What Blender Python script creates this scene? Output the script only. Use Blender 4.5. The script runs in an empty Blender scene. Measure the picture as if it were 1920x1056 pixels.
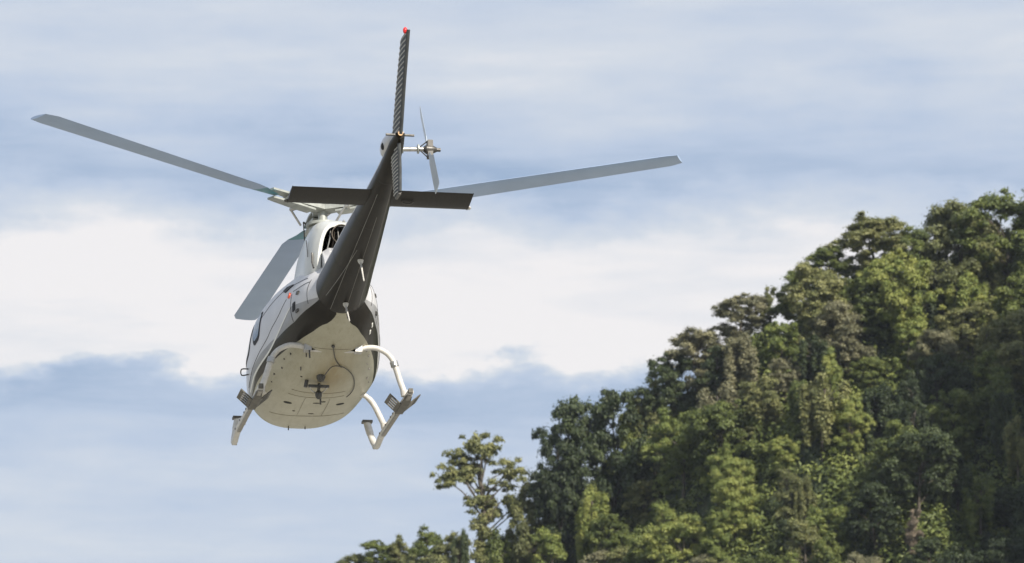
import bpy, math, random
import numpy as np
from mathutils import Vector, Matrix, Euler
R = math.radians
scene = bpy.context.scene

# ------------------------------------------------------------------ camera
PITCH = 11.0
cam = bpy.data.cameras.new('camera')
cam.sensor_width = 36.0
cam.lens = 7800.0 / 1920.0 * 36.0
cam.clip_start = 0.5
cam.clip_end = 20000
cam.dof.use_dof = True
cam.dof.focus_distance = 59.0
cam.dof.aperture_fstop = 4.6
cam_o = bpy.data.objects.new('camera', cam)
scene.collection.objects.link(cam_o)
CAM = Vector((0, 0, 1.7))
cam_o.location = CAM
cam_o.rotation_euler = (R(90 + PITCH), 0, 0)
scene.camera = cam_o

# ------------------------------------------------------------------ light
SUN_DIR = Vector((0.55, -0.70, 0.74)).normalized()          # towards the sun: high, from the right
sun_el = math.asin(SUN_DIR.z)
sun_az = math.atan2(SUN_DIR.x, SUN_DIR.y)
sl = bpy.data.lights.new('sun', 'SUN')
sl.energy = 5.0
sl.angle = R(0.6)
sl.color = (1.0, 0.94, 0.84)
so = bpy.data.objects.new('sun', sl)
scene.collection.objects.link(so)
so.rotation_euler = SUN_DIR.to_track_quat('Z', 'Y').to_euler()

# ------------------------------------------------------------------ sky: nishita air behind layered cloud
w = bpy.data.worlds.new('World')
scene.world = w
w.use_nodes = True
nt = w.node_tree
nt.nodes.clear()
def N(t, **kw):
    n = nt.nodes.new(t)
    for k, v in kw.items():
        setattr(n, k, v)
    return n
def L(a, b):
    nt.links.new(a, b)
def M(op, a, b=None, c=None):
    n = N('ShaderNodeMath', operation=op)
    for i, v in enumerate((a, b, c)):
        if v is None: continue
        if isinstance(v, (int, float)): n.inputs[i].default_value = v
        else: L(v, n.inputs[i])
    return n.outputs[0]
tc = N('ShaderNodeTexCoord')
sky = N('ShaderNodeTexSky', sky_type='NISHITA')
sky.sun_disc = False
sky.sun_elevation = sun_el
sky.sun_rotation = sun_az
sky.air_density = 1.2
sky.dust_density = 2.0
def cloud_noise(scale, detail, rough, off=(0, 0, 0), dist=0.0):
    mp = N('ShaderNodeMapping')
    mp.inputs['Scale'].default_value = scale
    mp.inputs['Location'].default_value = off
    L(tc.outputs['Generated'], mp.inputs['Vector'])
    n = N('ShaderNodeTexNoise')
    n.inputs['Scale'].default_value = 1.0
    n.inputs['Detail'].default_value = detail
    n.inputs['Roughness'].default_value = rough
    n.inputs['Distortion'].default_value = dist
    L(mp.outputs[0], n.inputs['Vector'])
    return n.outputs['Fac']
sep = N('ShaderNodeSeparateXYZ')
L(tc.outputs['Generated'], sep.inputs[0])
n_big = cloud_noise((7, 7, 42), 4, 0.5, (3.1, 1.7, 0.4))
n_fine = cloud_noise((16, 16, 90), 5, 0.55, (7.3, 2.2, 5.0))
n_puff = cloud_noise((30, 30, 60), 6, 0.6, (1.2, 8.4, 2.0))
z = sep.outputs['Z']
zw = M('ADD', z, M('MULTIPLY', M('SUBTRACT', n_puff, 0.5), 0.030))
zw = M('ADD', zw, M('MULTIPLY', M('SUBTRACT', n_big, 0.5), 0.012))
pos = M('MULTIPLY', zw, 2.0)
ramp = N('ShaderNodeValToRGB')
cr = ramp.color_ramp
cr.interpolation = 'LINEAR'
pts = [(0.0, .5), (.235, .34), (.262, .46), (.285, .50), (.305, .34), (.330, .20), (.3375, .42), (.3425, .97), (.360, 1.03), (.385, .96), (.402, .86), (.416, .52), (.431, .22),
       (.450, .28), (.488, .62), (.513, .50), (.56, .5), (.70, .45), (1.0, .5)]
while len(cr.elements) < len(pts):
    cr.elements.new(0.5)
for e, (p, v) in zip(cr.elements, pts):
    e.position = p
    e.color = (v, v, v, 1)
L(pos, ramp.inputs[0])
m = M('ADD', ramp.outputs[0], M('MULTIPLY', M('SUBTRACT', n_fine, 0.5), 0.55))
n_wisp = cloud_noise((26, 26, 200), 7, 0.62, (4.4, 0.9, 3.3), 0.6)
m = M('ADD', m, M('MULTIPLY', M('SUBTRACT', n_wisp, 0.5), 0.26))
m = M('ADD', m, M('MULTIPLY', M('SUBTRACT', n_big, 0.5), 0.85))
tint = N('ShaderNodeValToRGB')
tr = tint.color_ramp
tr.elements[0].position = 0.0
tr.elements[0].color = (.30, .42, .62, 1)
tr.elements[1].position = 1.0
tr.elements[1].color = (.955, .925, .925, 1)
e = tr.elements.new(.35); e.color = (.53, .62, .78, 1)
e = tr.elements.new(.70); e.color = (.71, .755, .83, 1)
L(m, tint.inputs[0])
k10 = N('ShaderNodeVectorMath', operation='SCALE')
L(tint.outputs[0], k10.inputs[0])
k10.inputs['Scale'].default_value = 10.0
mix = N('ShaderNodeMixRGB')
mix.inputs[0].default_value = 0.10
L(k10.outputs[0], mix.inputs[1])
L(sky.outputs[0], mix.inputs[2])
bg = N('ShaderNodeBackground')
bg.inputs['Strength'].default_value = 0.0707
L(mix.outputs[0], bg.inputs['Color'])
wo = N('ShaderNodeOutputWorld')
L(bg.outputs[0], wo.inputs['Surface'])

vs = scene.view_settings
vs.view_transform = 'Standard'
vs.look = 'None'
vs.exposure = 0.5
vs.gamma = 1.0
vs.use_curve_mapping = False

# ------------------------------------------------------------------ helpers
COL = scene.collection
def tag(o, label=None, cat=None, group=None, kind=None):
    if label: o['label'] = label
    if cat: o['category'] = cat
    if group: o['group'] = group
    if kind: o['kind'] = kind
    return o
def link(name, me, mat=None, parent=None, smooth=True):
    o = bpy.data.objects.new(name, me)
    COL.objects.link(o)
    if mat is not None and not me.materials:
        me.materials.append(mat)
    if parent is not None:
        o.parent = parent
    if smooth and len(me.polygons):
        me.polygons.foreach_set('use_smooth', [True] * len(me.polygons))
    return o
class MB:
    def __init__(s):
        s.v = []; s.f = []
    def add(s, v, f):
        b = len(s.v)
        s.v += [tuple(p) for p in v]
        s.f += [tuple(b + i for i in q) for q in f]
        return s
    def box(s, c, d, rot=None):
        p = [Vector((x * d[0] / 2, y * d[1] / 2, z_ * d[2] / 2)) for x in (-1, 1) for y in (-1, 1) for z_ in (-1, 1)]
        if rot is not None: p = [rot @ q for q in p]
        return s.add([Vector(c) + q for q in p], [(0, 1, 3, 2), (4, 6, 7, 5), (0, 4, 5, 1), (2, 3, 7, 6), (0, 2, 6, 4), (1, 5, 7, 3)])
    def tube(s, path, rad, n=12, cap=True, flat=None):
        path = [Vector(p) for p in path]
        if not hasattr(rad, '__len__'): rad = [rad] * len(path)
        vs_, prev = [], None
        for i, p in enumerate(path):
            t = (path[min(i + 1, len(path) - 1)] - path[max(i - 1, 0)]).normalized()
            if prev is None:
                u = t.orthogonal().normalized() if flat is None else (Vector(flat) - t * t.dot(Vector(flat))).normalized()
            else:
                u = (prev - t * t.dot(prev)).normalized()
            prev = u
            v_ = t.cross(u)
            for k in range(n):
                a = 2 * math.pi * k / n
                vs_.append(p + (u * math.cos(a) + v_ * math.sin(a)) * rad[i])
        m_ = len(path)
        fs = [(i * n + k, i * n + (k + 1) % n, (i + 1) * n + (k + 1) % n, (i + 1) * n + k) for i in range(m_ - 1) for k in range(n)]
        if cap:
            fs.append(tuple(range(n - 1, -1, -1)))
            fs.append(tuple((m_ - 1) * n + k for k in range(n)))
        return s.add(vs_, fs)
    def loft(s, rings, closed=True, cap0=False, cap1=False):
        n = len(rings[0])
        vs_ = [p for r_ in rings for p in r_]
        fs = []
        for i in range(len(rings) - 1):
            for k in range(n if closed else n - 1):
                fs.append((i * n + k, i * n + (k + 1) % n, (i + 1) * n + (k + 1) % n, (i + 1) * n + k))
        if cap0: fs.append(tuple(range(n - 1, -1, -1)))
        if cap1: fs.append(tuple((len(rings) - 1) * n + k for k in range(n)))
        return s.add(vs_, fs)
    def sphere(s, c, r_, n=12, m_=8, sc=(1, 1, 1)):
        rings = []
        for i in range(m_ + 1):
            a = math.pi * i / m_
            rr = max(math.sin(a), 1e-3)
            rings.append([(c[0] + r_ * sc[0] * rr * math.cos(2 * math.pi * k / n), c[1] + r_ * sc[1] * rr * math.sin(2 * math.pi * k / n), c[2] - r_ * sc[2] * math.cos(a)) for k in range(n)])
        return s.loft(rings, True, True, True)
    def build(s, name, mat, parent=None, smooth=True, sharp=35):
        me = bpy.data.meshes.new(name)
        me.from_pydata(s.v, [], s.f)
        me.validate()
        o = link(name, me, mat, parent, smooth)
        if smooth and sharp:
            me.set_sharp_from_angle(angle=R(sharp))
        return o
def smoothpath(pts_, sub=6):
    P = [Vector(p) for p in pts_]
    out = []
    for i in range(len(P) - 1):
        p0, p1, p2, p3 = P[max(i - 1, 0)], P[i], P[i + 1], P[min(i + 2, len(P) - 1)]
        for k in range(sub):
            t = k / sub
            out.append(0.5 * ((2 * p1) + (p2 - p0) * t + (2 * p0 - 5 * p1 + 4 * p2 - p3) * t * t + (-p0 + 3 * p1 - 3 * p2 + p3) * t ** 3))
    out.append(P[-1])
    return out
def lerp_tab(tab, x):
    if x <= tab[0][0]: return tab[0][1]
    for (a, b), (c, d) in zip(tab, tab[1:]):
        if x <= c: return b + (d - b) * (x - a) / (c - a)
    return tab[-1][1]

# ------------------------------------------------------------------ materials
def mat_new(name):
    m_ = bpy.data.materials.new(name)
    m_.use_nodes = True
    t = m_.node_tree
    return m_, t, t.nodes['Principled BSDF']
def tnode(t, ty, **kw):
    n = t.nodes.new(ty)
    for k, v in kw.items(): setattr(n, k, v)
    return n
def tnoise(t, scale, detail=4, rough=.55, coord='Object', vscale=(1, 1, 1)):
    c = tnode(t, 'ShaderNodeTexCoord')
    mp = tnode(t, 'ShaderNodeMapping')
    mp.inputs['Scale'].default_value = vscale
    n = tnode(t, 'ShaderNodeTexNoise')
    n.inputs['Scale'].default_value = scale
    n.inputs['Detail'].default_value = detail
    n.inputs['Roughness'].default_value = rough
    t.links.new(c.outputs[coord], mp.inputs[0])
    t.links.new(mp.outputs[0], n.inputs['Vector'])
    return n.outputs['Fac']
def tramp(t, fac, stops):
    n = tnode(t, 'ShaderNodeValToRGB')
    c = n.color_ramp
    while len(c.elements) < len(stops): c.elements.new(.5)
    for e_, (p, col) in zip(c.elements, stops):
        e_.position = p
        e_.color = (*col, 1) if len(col) == 3 else col
    t.links.new(fac, n.inputs[0])
    return n.outputs[0]
def tmath(t, op, a, b=None):
    n = tnode(t, 'ShaderNodeMath', operation=op)
    for i, v in enumerate((a, b)):
        if v is None: continue
        if isinstance(v, (int, float)): n.inputs[i].default_value = v
        else: t.links.new(v, n.inputs[i])
    return n.outputs[0]
def tmix(t, fac, a, b):
    n = tnode(t, 'ShaderNodeMixRGB')
    if isinstance(fac, (int, float)): n.inputs[0].default_value = fac
    else: t.links.new(fac, n.inputs[0])
    for i, v in ((1, a), (2, b)):
        if isinstance(v, tuple): n.inputs[i].default_value = (*v, 1)
        else: t.links.new(v, n.inputs[i])
    return n.outputs[0]
def paint(name, col, rough=.35, metal=0.0, var=.12, scale=6, coat=0.0, vscale=(1, 1, 1)):
    m_, t, b = mat_new(name)
    f = tnoise(t, scale, 5, .6, vscale=vscale)
    lo = tuple(c * (1 - var) for c in col)
    hi = tuple(min(1, c * (1 + var)) for c in col)
    t.links.new(tramp(t, f, [(.3, lo), (.7, hi)]), b.inputs['Base Color'])
    rr = tmath(t, 'MULTIPLY_ADD', tnoise(t, scale * 3, 3, .6, vscale=vscale), .2)
    rr.node.inputs[2].default_value = rough - .1
    t.links.new(rr, b.inputs['Roughness'])
    b.inputs['Metallic'].default_value = metal
    b.inputs['Coat Weight'].default_value = coat
    if max(col) < .05: b.inputs['Specular IOR Level'].default_value = .25
    b.inputs['Coat Roughness'].default_value = .12
    return m_
DARK = (.0086, .0062, .0034)
MT = {}
MT['dark'] = paint('anthracite_paint', DARK, .42, 0, .3, 3, 0, (.5, 7, 7))
MT['silver'] = paint('silver_grey_paint', (.46, .455, .46), .34, .1, .06, 4, .3)
MT['white'] = paint('white_paint', (.52, .52, .485), .35, 0, .06, 5, .3)
MT['skidwhite'] = paint('worn_white_skid_paint', (.52, .495, .45), .45, 0, .16, 14)
MT['skidgrey'] = paint('scuffed_skid_metal', (.10, .092, .075), .6, .1, .35, 16)
MT['shoe'] = paint('worn_skid_shoe', (.24, .22, .185), .5, .1, .3, 14)
MT['steel'] = paint('steel', (.42, .41, .39), .38, .8, .2, 18)
MT['dsteel'] = paint('dark_steel', (.09, .085, .078), .45, .6, .3, 20)
MT['black'] = paint('black_rubber', (.012, .012, .013), .6, 0, .3, 10)
MT['blade'] = paint('grey_blade_paint', (.29, .375, .52), .5, 0, .07, 1.2)
MT['tblade'] = paint('pale_blade_paint', (.52, .57, .62), .5, 0, .07, 2)
MT['teal'] = paint('teal_blade_root', (.05, .20, .25), .4, 0, .15, 4)
MT['hub'] = paint('hub_composite', (.33, .34, .31), .45, .2, .2, 9)
MT['exh'] = paint('heat_tinted_exhaust', (.045, .037, .029), .5, .6, .5, 8)
MT['line'] = paint('panel_gap', (.03, .03, .03), .6, 0, .2, 8)
MT['seam'] = paint('belly_gap', (.19, .17, .125), .7, 0, .3, 8)
MT['pin'] = paint('pinstripe_white', (.74, .73, .68), .4, 0, .05, 4)
MT['orange'] = paint('orange_cap', (.55, .075, .025), .4, 0, .1, 9)
MT['red'] = paint('red_lens', (.75, .02, .02), .2, 0, .1, 9, .6)
MT['sheen_streak'] = paint('boom_reflection_streak', (.20, .19, .17), .5, 0, .4, 3)  # pale strip colour painted for the long reflections on the boom
MT['dull'] = paint('grey_fin_skin', (.045, .048, .048), .5, .1, .35, 11)
MT['bead'] = paint('worn_bead_edge', (.46, .45, .42), .5, .1, .3, 30)
m_, t, b = mat_new('window_glass')
b.inputs['Base Color'].default_value = (.03, .04, .05, 1)
b.inputs['Roughness'].default_value = .06
b.inputs['Specular IOR Level'].default_value = .8
t.links.new(tramp(t, tnoise(t, 2.0), [(0, (.05, .07, .09)), (1, (.09, .12, .15))]), b.inputs['Base Color'])
MT['glass'] = m_
m_, t, b = mat_new('tail_light_lit')
b.inputs['Base Color'].default_value = (.9, .6, .35, 1)
b.inputs['Emission Color'].default_value = (1, .62, .3, 1)
t.links.new(tmath(t, 'MULTIPLY', tnoise(t, 60), 1.1), b.inputs['Emission Strength'])
MT['lamp'] = m_
# three-tone fuselage: stained cream belly, anthracite band, silver sides (areas carried by vertex distances)
m_, t, b = mat_new('fuselage_paint')
def attr(nm):
    a = tnode(t, 'ShaderNodeAttribute'); a.attribute_name = nm
    return a.outputs['Fac']
c = tnode(t, 'ShaderNodeTexCoord')
sp = tnode(t, 'ShaderNodeSeparateXYZ')
t.links.new(c.outputs['Object'], sp.inputs[0])
cream = tramp(t, tnoise(t, 2.5, 5, .6), [(.3, (.35, .325, .235)), (.7, (.43, .405, .31))])
stain = tnoise(t, 3.2, 4, .6, vscale=(.55, 3.2, 3.2))
near = tmath(t, 'SUBTRACT', 1.0, tmath(t, 'MULTIPLY', tmath(t, 'ABSOLUTE', tmath(t, 'ADD', sp.outputs['Y'], .08)), 3.0))
along = tmath(t, 'SUBTRACT', 1.0, tmath(t, 'ABSOLUTE', tmath(t, 'ADD', sp.outputs['X'], .15)))
sm = tmath(t, 'MULTIPLY', tmath(t, 'MAXIMUM', near, 0), tmath(t, 'MAXIMUM', along, 0))
sm = tmath(t, 'MULTIPLY', sm, tmath(t, 'MULTIPLY', stain, 2.6))
sm.node.use_clamp = True
cream = tmix(t, sm, cream, (.30, .24, .13))
grime = tramp(t, tnoise(t, 9, 6, .7, vscale=(.4, 2, 2)), [(.50, (0, 0, 0)), (.72, (.42, .42, .42))])
cream = tmix(t, grime, cream, (.24, .21, .14))
dk = tramp(t, tnoise(t, 3, 5, .6, vscale=(.5, 5, 5)), [(.3, tuple(q * .75 for q in DARK)), (.7, tuple(q * 1.4 for q in DARK))])
sv = tramp(t, tnoise(t, 3, 4, .6), [(.3, (.50, .49, .495)), (.7, (.58, .57, .575))])
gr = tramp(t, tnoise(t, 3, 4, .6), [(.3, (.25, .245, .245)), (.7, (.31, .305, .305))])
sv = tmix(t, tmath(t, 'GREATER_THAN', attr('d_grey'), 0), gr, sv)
upper = tmix(t, tmath(t, 'GREATER_THAN', attr('d_dark'), 0), dk, sv)
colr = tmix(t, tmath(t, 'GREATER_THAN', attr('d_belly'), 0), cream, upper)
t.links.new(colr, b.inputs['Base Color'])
b.inputs['Roughness'].default_value = .36
b.inputs['Specular IOR Level'].default_value = .32
MT['body'] = m_

# ------------------------------------------------------------------ ground and hill
def RAY(px, py):
    p = R(PITCH)
    f_ = Vector((0, math.cos(p), math.sin(p))); u_ = Vector((0, -math.sin(p), math.cos(p)))
    return (f_ * 7800 + Vector((px - 960, 0, 0)) - u_ * (py - 528)).normalized()
def PROJ(P):
    p = R(PITCH); d = Vector(P) - CAM
    zz = d.y * math.cos(p) + d.z * math.sin(p)
    return 960 + 7800 * d.x / zz, 528 - 7800 * (-d.y * math.sin(p) + d.z * math.cos(p)) / zz
YR = 520.0
SKYL = [(300, 1300), (560, 1130), (650, 1060), (720, 1030), (790, 1010), (850, 1000), (900, 975), (960, 945), (1010, 900), (1060, 830), (1110, 790), (1160, 765), (1200, 735),
        (1250, 685), (1300, 630), (1400, 565), (1500, 515), (1560, 465), (1640, 420), (1720, 440), (1790, 395), (1890, 368), (1960, 360), (2100, 330), (2400, 250)]
RIDGE = []
for px, py in SKYL:
    d = RAY(px, py); k = YR / d.y
    RIDGE.append((d.x * k, 1.7 + d.z * k - 8.0))
def sstep(a, b_, x):
    q = min(1, max(0, (x - a) / (b_ - a)))
    return q * q * (3 - 2 * q)
def H(x, y):
    hr = lerp_tab(RIDGE, x)
    wob = 5 * math.sin(x * .11 + 1.0)
    dy = YR + wob - y
    if dy >= 0:
        h = hr - .92 * dy * (1 + .1 * math.sin(x * .09))
    else:
        h = hr + .45 * dy
    h += 1.6 * math.sin(x * .31 + y * .17) + 1.2 * math.sin(x * .13 - y * .29 + 2)
    h -= 5.0 * math.exp(-((x - 44 - (y - 490) * .15) / 7) ** 2) * sstep(0, 25, dy)      # a gully down the face
    sp_ = 92 * sstep(63, 88, x) * sstep(392, 420, y) * (1 - sstep(452, 480, y))  # unseen spur right of frame, added and shaped to shade the lower right forest
    return max(h + sp_, 0)
m_, t, b = mat_new('forest_floor')
t.links.new(tramp(t, tnoise(t, .35, 6, .6), [(.3, (.018, .026, .010)), (.55, (.035, .05, .018)), (.8, (.07, .06, .035))]), b.inputs['Base Color'])
b.inputs['Roughness'].default_value = .9
MT['floor'] = m_
gx = np.arange(-150, 210, 2.5); gy = np.arange(330, 660, 2.5)
mb = MB()
mb.v = [(float(x), float(y), H(x, y) - .02) for y in gy for x in gx]
nx = len(gx)
mb.f = [(j * nx + i, j * nx + i + 1, (j + 1) * nx + i + 1, (j + 1) * nx + i) for j in range(len(gy) - 1) for i in range(nx - 1)]
tag(mb.build('hill', MT['floor'], sharp=None), kind='structure')
m_, t, b = mat_new('dry_grass_field')
t.links.new(tramp(t, tnoise(t, .05, 8, .65), [(.3, (.10, .12, .05)), (.7, (.20, .19, .10))]), b.inputs['Base Color'])
b.inputs['Roughness'].default_value = .95
g = MB().add([(-6000, -6000, -.03), (6000, -6000, -.03), (6000, 6000, -.03), (-6000, 6000, -.03)], [(0, 1, 2, 3)]).build('ground', m_)
tag(g, kind='structure')
m_, t, b = mat_new('pale_bounce_concrete')
t.links.new(tramp(t, tnoise(t, .4, 8, .65), [(.3, (.26, .25, .22)), (.7, (.33, .32, .285))]), b.inputs['Base Color'])
b.inputs['Roughness'].default_value = .9
a_ = MB().add([(-90, -40, 0), (90, -40, 0), (90, 190, 0), (-90, 190, 0)], [(0, 1, 2, 3)]).build('bounce_apron', m_)  # unseen pale apron, added to bounce sunlight up onto the belly
tag(a_, kind='structure')

# ------------------------------------------------------------------ foliage
rng = np.random.default_rng(7)
def leaf_arrays(cent, rad, count, size, squash=.75, droop=0.0):
    """leaf-sized quads spread through clump volumes; returns verts (n,4,3) and a per-leaf tint"""
    V, T = [], []
    for c_, r_, n_ in zip(cent, rad, count):
        d = rng.normal(size=(n_, 3)); d /= np.linalg.norm(d, axis=1)[:, None]
        d[:, 2] = np.where(d[:, 2] < -.35, -d[:, 2] * .6, d[:, 2])
        rr = r_ * (rng.random(n_) ** .45) * (1 + .26 * rng.normal(size=n_))
        p = d * rr[:, None]; p[:, 2] *= squash
        if droop: p[:, 2] -= droop * rng.random(n_) * (p[:, 0] ** 2 + p[:, 1] ** 2)
        p += np.asarray(c_)
        nrm = d * .9 + rng.normal(size=(n_, 3)) * .42 + np.array([0, 0, .55])
        nrm /= np.linalg.norm(nrm, axis=1)[:, None]
        a = np.cross(nrm, rng.normal(size=(n_, 3))); a /= np.linalg.norm(a, axis=1)[:, None]
        b2 = np.cross(nrm, a)
        s_ = size * (.6 + .8 * rng.random(n_))[:, None]
        l, w_ = a * s_, b2 * s_ * .5
        tip = nrm * s_ * -.15
        V.append(np.stack([p - l, p - w_ * .9, p + l + tip, p + w_ * .9], 1))
        T.append(np.clip(rng.normal(.5, .27) + rng.normal(size=n_) * .16, 0, 1))
    return np.concatenate(V), np.concatenate(T)
def leaf_mesh(name, V, T):
    me = bpy.data.meshes.new(name)
    n = len(V)
    me.vertices.add(n * 4); me.vertices.foreach_set('co', V.reshape(-1).astype(np.float32))
    me.loops.add(n * 4); me.loops.foreach_set('vertex_index', np.arange(n * 4, dtype=np.int32))
    me.polygons.add(n); me.polygons.foreach_set('loop_start', np.arange(0, n * 4, 4, dtype=np.int32))
    me.update(calc_edges=True)
    at = me.attributes.new('tint', 'FLOAT', 'FACE')
    at.data.foreach_set('value', T.astype(np.float32))
    return me
def leaf_mat(name, lo, mid, hi, trans=.3):
    m_, t, b = mat_new(name)
    at = tnode(t, 'ShaderNodeAttribute'); at.attribute_name = 'tint'
    oi = tnode(t, 'ShaderNodeObjectInfo')
    f = tmath(t, 'ADD', at.outputs['Fac'], tmath(t, 'MULTIPLY', tmath(t, 'SUBTRACT', oi.outputs['Random'], .5), .5))
    col = tramp(t, f, [(.05, lo), (.5, mid), (.95, hi)])
    t.links.new(col, b.inputs['Base Color'])
    b.inputs['Roughness'].default_value = .55
    b.inputs['Specular IOR Level'].default_value = .3
    tr_ = tnode(t, 'ShaderNodeBsdfTranslucent')
    t.links.new(tmix(t, .5, col, hi), tr_.inputs['Color'])
    mx = tnode(t, 'ShaderNodeMixShader'); mx.inputs[0].default_value = trans
    t.links.new(b.outputs[0], mx.inputs[1]); t.links.new(tr_.outputs[0], mx.inputs[2])
    t.links.new(mx.outputs[0], t.nodes['Material Output'].inputs['Surface'])
    return m_
LM = {
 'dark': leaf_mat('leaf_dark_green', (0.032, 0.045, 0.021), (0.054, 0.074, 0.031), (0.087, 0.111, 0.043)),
 'mid': leaf_mat('leaf_mid_green', (0.076, 0.099, 0.029), (0.134, 0.167, 0.048), (0.214, 0.242, 0.067)),
 'bright': leaf_mat('leaf_yellow_green', (0.141, 0.178, 0.052), (0.230, 0.275, 0.077), (0.347, 0.364, 0.105), .36),
 'olive': leaf_mat('leaf_olive', (0.108, 0.119, 0.048), (0.178, 0.192, 0.075), (0.285, 0.282, 0.114)),
 'beige': leaf_mat('leaf_beige_green', (0.130, 0.131, 0.075), (0.210, 0.205, 0.119), (0.320, 0.298, 0.172)),
 'brown': leaf_mat('leaf_pinkish_brown', (0.127, 0.107, 0.077), (0.209, 0.169, 0.121), (0.295, 0.236, 0.167), .2),
}
MT['bark'] = paint('pale_bark', (.20, .17, .13), .85, 0, .35, 3, 0, (6, 6, 1))
MT['dbark'] = paint('dark_bark', (.085, .07, .052), .9, 0, .35, 3, 0, (6, 6, 1))
rnd = random.Random(11)
def tree_variant(kind, seed):
    """returns (trunk mesh, crown mesh) for a tree 12 m tall, base at the origin"""
    global rng
    rng = np.random.default_rng(seed); q = random.Random(seed)
    mb = MB(); cent, rad, cnt = [], [], []
    def limb(a, b_, r0, r1, bend=.5):
        a = Vector(a); b_ = Vector(b_)
        mid = (a + b_) / 2 + Vector((q.uniform(-bend, bend), q.uniform(-bend, bend), q.uniform(0, bend)))
        pts_ = smoothpath([a, mid, b_], 3)
        mb.tube(pts_, [r0 + (r1 - r0) * i / (len(pts_) - 1) for i in range(len(pts_))], 6)
    size = .19
    lean = Vector((q.uniform(-.8, .8), q.uniform(-.8, .8), 0))
    if kind in ('round', 'broad'):
        W, zc, zh = (3.9, 6.9, 4.9) if kind == 'round' else (5.0, 7.9, 3.9)
        top = Vector((0, 0, 7.0)) + lean
        tp = smoothpath([(0, 0, -1.2), (lean.x * .2, lean.y * .4, 3.2), top], 5)
        mb.tube(tp, [.34 - .2 * i / (len(tp) - 1) for i in range(len(tp))], 8)
        for i in range(30):
            an = q.uniform(0, 6.283); u = q.uniform(-.95, 1); rr = math.sqrt(max(0, 1 - u * u)) * q.uniform(.6, 1.0)
            c_ = Vector((lean.x + W * rr * math.cos(an), lean.y + W * rr * math.sin(an), zc + zh * u))
            if i % 2: limb(Vector((lean.x * .7, lean.y * .7, max(2.2, min(7, c_.z - 2)))), c_, .10, .03)
            for k in range(5):
                cc = c_ + Vector((q.gauss(0, .85), q.gauss(0, .85), q.gauss(0, .6)))
                r_ = q.uniform(.45, 1.2)
                cent.append(cc); rad.append(r_); cnt.append(int(270 * r_ * r_ + 50))
        sq = .78
    elif kind == 'tall':
        top = Vector((0, 0, 10.5)) + lean
        tp = smoothpath([(0, 0, -1.2), (lean.x * .3, lean.y * .2, 5), top], 5)
        mb.tube(tp, [.30 - .2 * i / (len(tp) - 1) for i in range(len(tp))], 8)
        for i in range(34):
            zz = q.uniform(1.6, 11.6); rr = (3.0 - abs(zz - 6.6) * .36) * math.sqrt(q.uniform(.15, 1))
            an = q.uniform(0, 6.283)
            c_ = Vector((lean.x * zz / 11 + rr * math.cos(an), lean.y * zz / 11 + rr * math.sin(an), zz))
            limb((lean.x * zz / 12, lean.y * zz / 12, zz - 1.2), c_, .08, .03, .3)
            for k in range(3):
                cc = c_ + Vector((q.gauss(0, .5), q.gauss(0, .5), q.gauss(0, .55)))
                r_ = q.uniform(.55, 1.05)
                cent.append(cc); rad.append(r_); cnt.append(int(260 * r_ * r_ + 50))
        sq = .85
    elif kind == 'vine':                         # trunk and crown hung with curtains of creeper
        top = Vector((0, 0, 9.5)) + lean * .5
        tp = smoothpath([(0, 0, -1.2), (q.uniform(-.4, .4), 0, 4.5), top], 5)
        mb.tube(tp, [.32 - .18 * i / (len(tp) - 1) for i in range(len(tp))], 8)
        for i in range(19):
            an = q.uniform(0, 6.283); rr = 2.9 * math.sqrt(q.random())
            x0, y0 = lean.x * .5 + rr * math.cos(an), lean.y * .5 + rr * math.sin(an)
            z1 = q.uniform(7.5, 11.6) - rr * .5; z0 = q.uniform(.6, 6.5)
            zz = z1
            limb(top - Vector((0, 0, 1.5)), (x0, y0, z1), .08, .02, .3)
            while zz > z0:
                r_ = q.uniform(.38, .8) * (.65 + .5 * (zz - z0) / (z1 - z0 + .1))
                cent.append(Vector((x0 + q.gauss(0, .16), y0 + q.gauss(0, .16), zz))); rad.append(r_); cnt.append(int(280 * r_ * r_ + 30))
                zz -= r_ * .75
        sq = 1.15
    elif kind == 'emergent':                     # tall bare limbs with open pads of leaves, creeper up the trunk
        size = .125
        tp = smoothpath([(0, 0, -1.5), (.25, .1, 3), (-.1, 0, 5.6), (.15, 0, 7.2), (-.25, 0, 9.4)], 6)
        mb.tube(tp, [.36 - .2 * i / (len(tp) - 1) for i in range(len(tp))], 9)
        pads = [(-1.9, .3, 10.0), (-2.7, -.4, 9.6), (-1.2, 0, 10.9), (-.3, .5, 10.7), (-.35, -.2, 11.6), (.4, .2, 11.2), (-3.1, .2, 9.3), (1.5, -.3, 9.6), (2.2, .3, 9.9), (1.9, 0, 9.1),
                (-2.2, .6, 10.3), (-.8, -.3, 11.2), (.1, -.4, 10.9), (-1.6, -.6, 9.4), (2.5, -.2, 9.5), (-.2, 0, 8.0), (.7, .4, 8.3), (-.9, -.5, 7.6), (1.5, -.2, 7.9), (2.7, .2, 7.8), (3.1, -.3, 7.5), (-1.5, .3, 10.5), (.9, .3, 7.5), (-.7, .1, 9.6), (.3, .6, 7.2)]
        for i, c_ in enumerate(pads):
            fk = (-.1, 0, min(9.0, c_[2] - 1.2 - .35 * abs(c_[0])))
            limb(fk, c_, .075, .02, .5)
            for k in range(6):
                cc = Vector(c_) + Vector((q.gauss(0, .46), q.gauss(0, .44), q.gauss(0, .30)))
                r_ = q.uniform(.24, .58)
                cent.append(cc); rad.append(r_); cnt.append(int(420 * r_ * r_ + 45))
        for i in range(40):
            zz = q.uniform(-.6, 7.2); s_ = .95 - .06 * zz
            cent.append(Vector((q.gauss(0, .45) * s_ + .1, q.gauss(0, .45) * s_, zz))); rad.append(q.uniform(.55, 1.05) * s_); cnt.append(460)
        sq = .72
    else:                                        # bush
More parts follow.
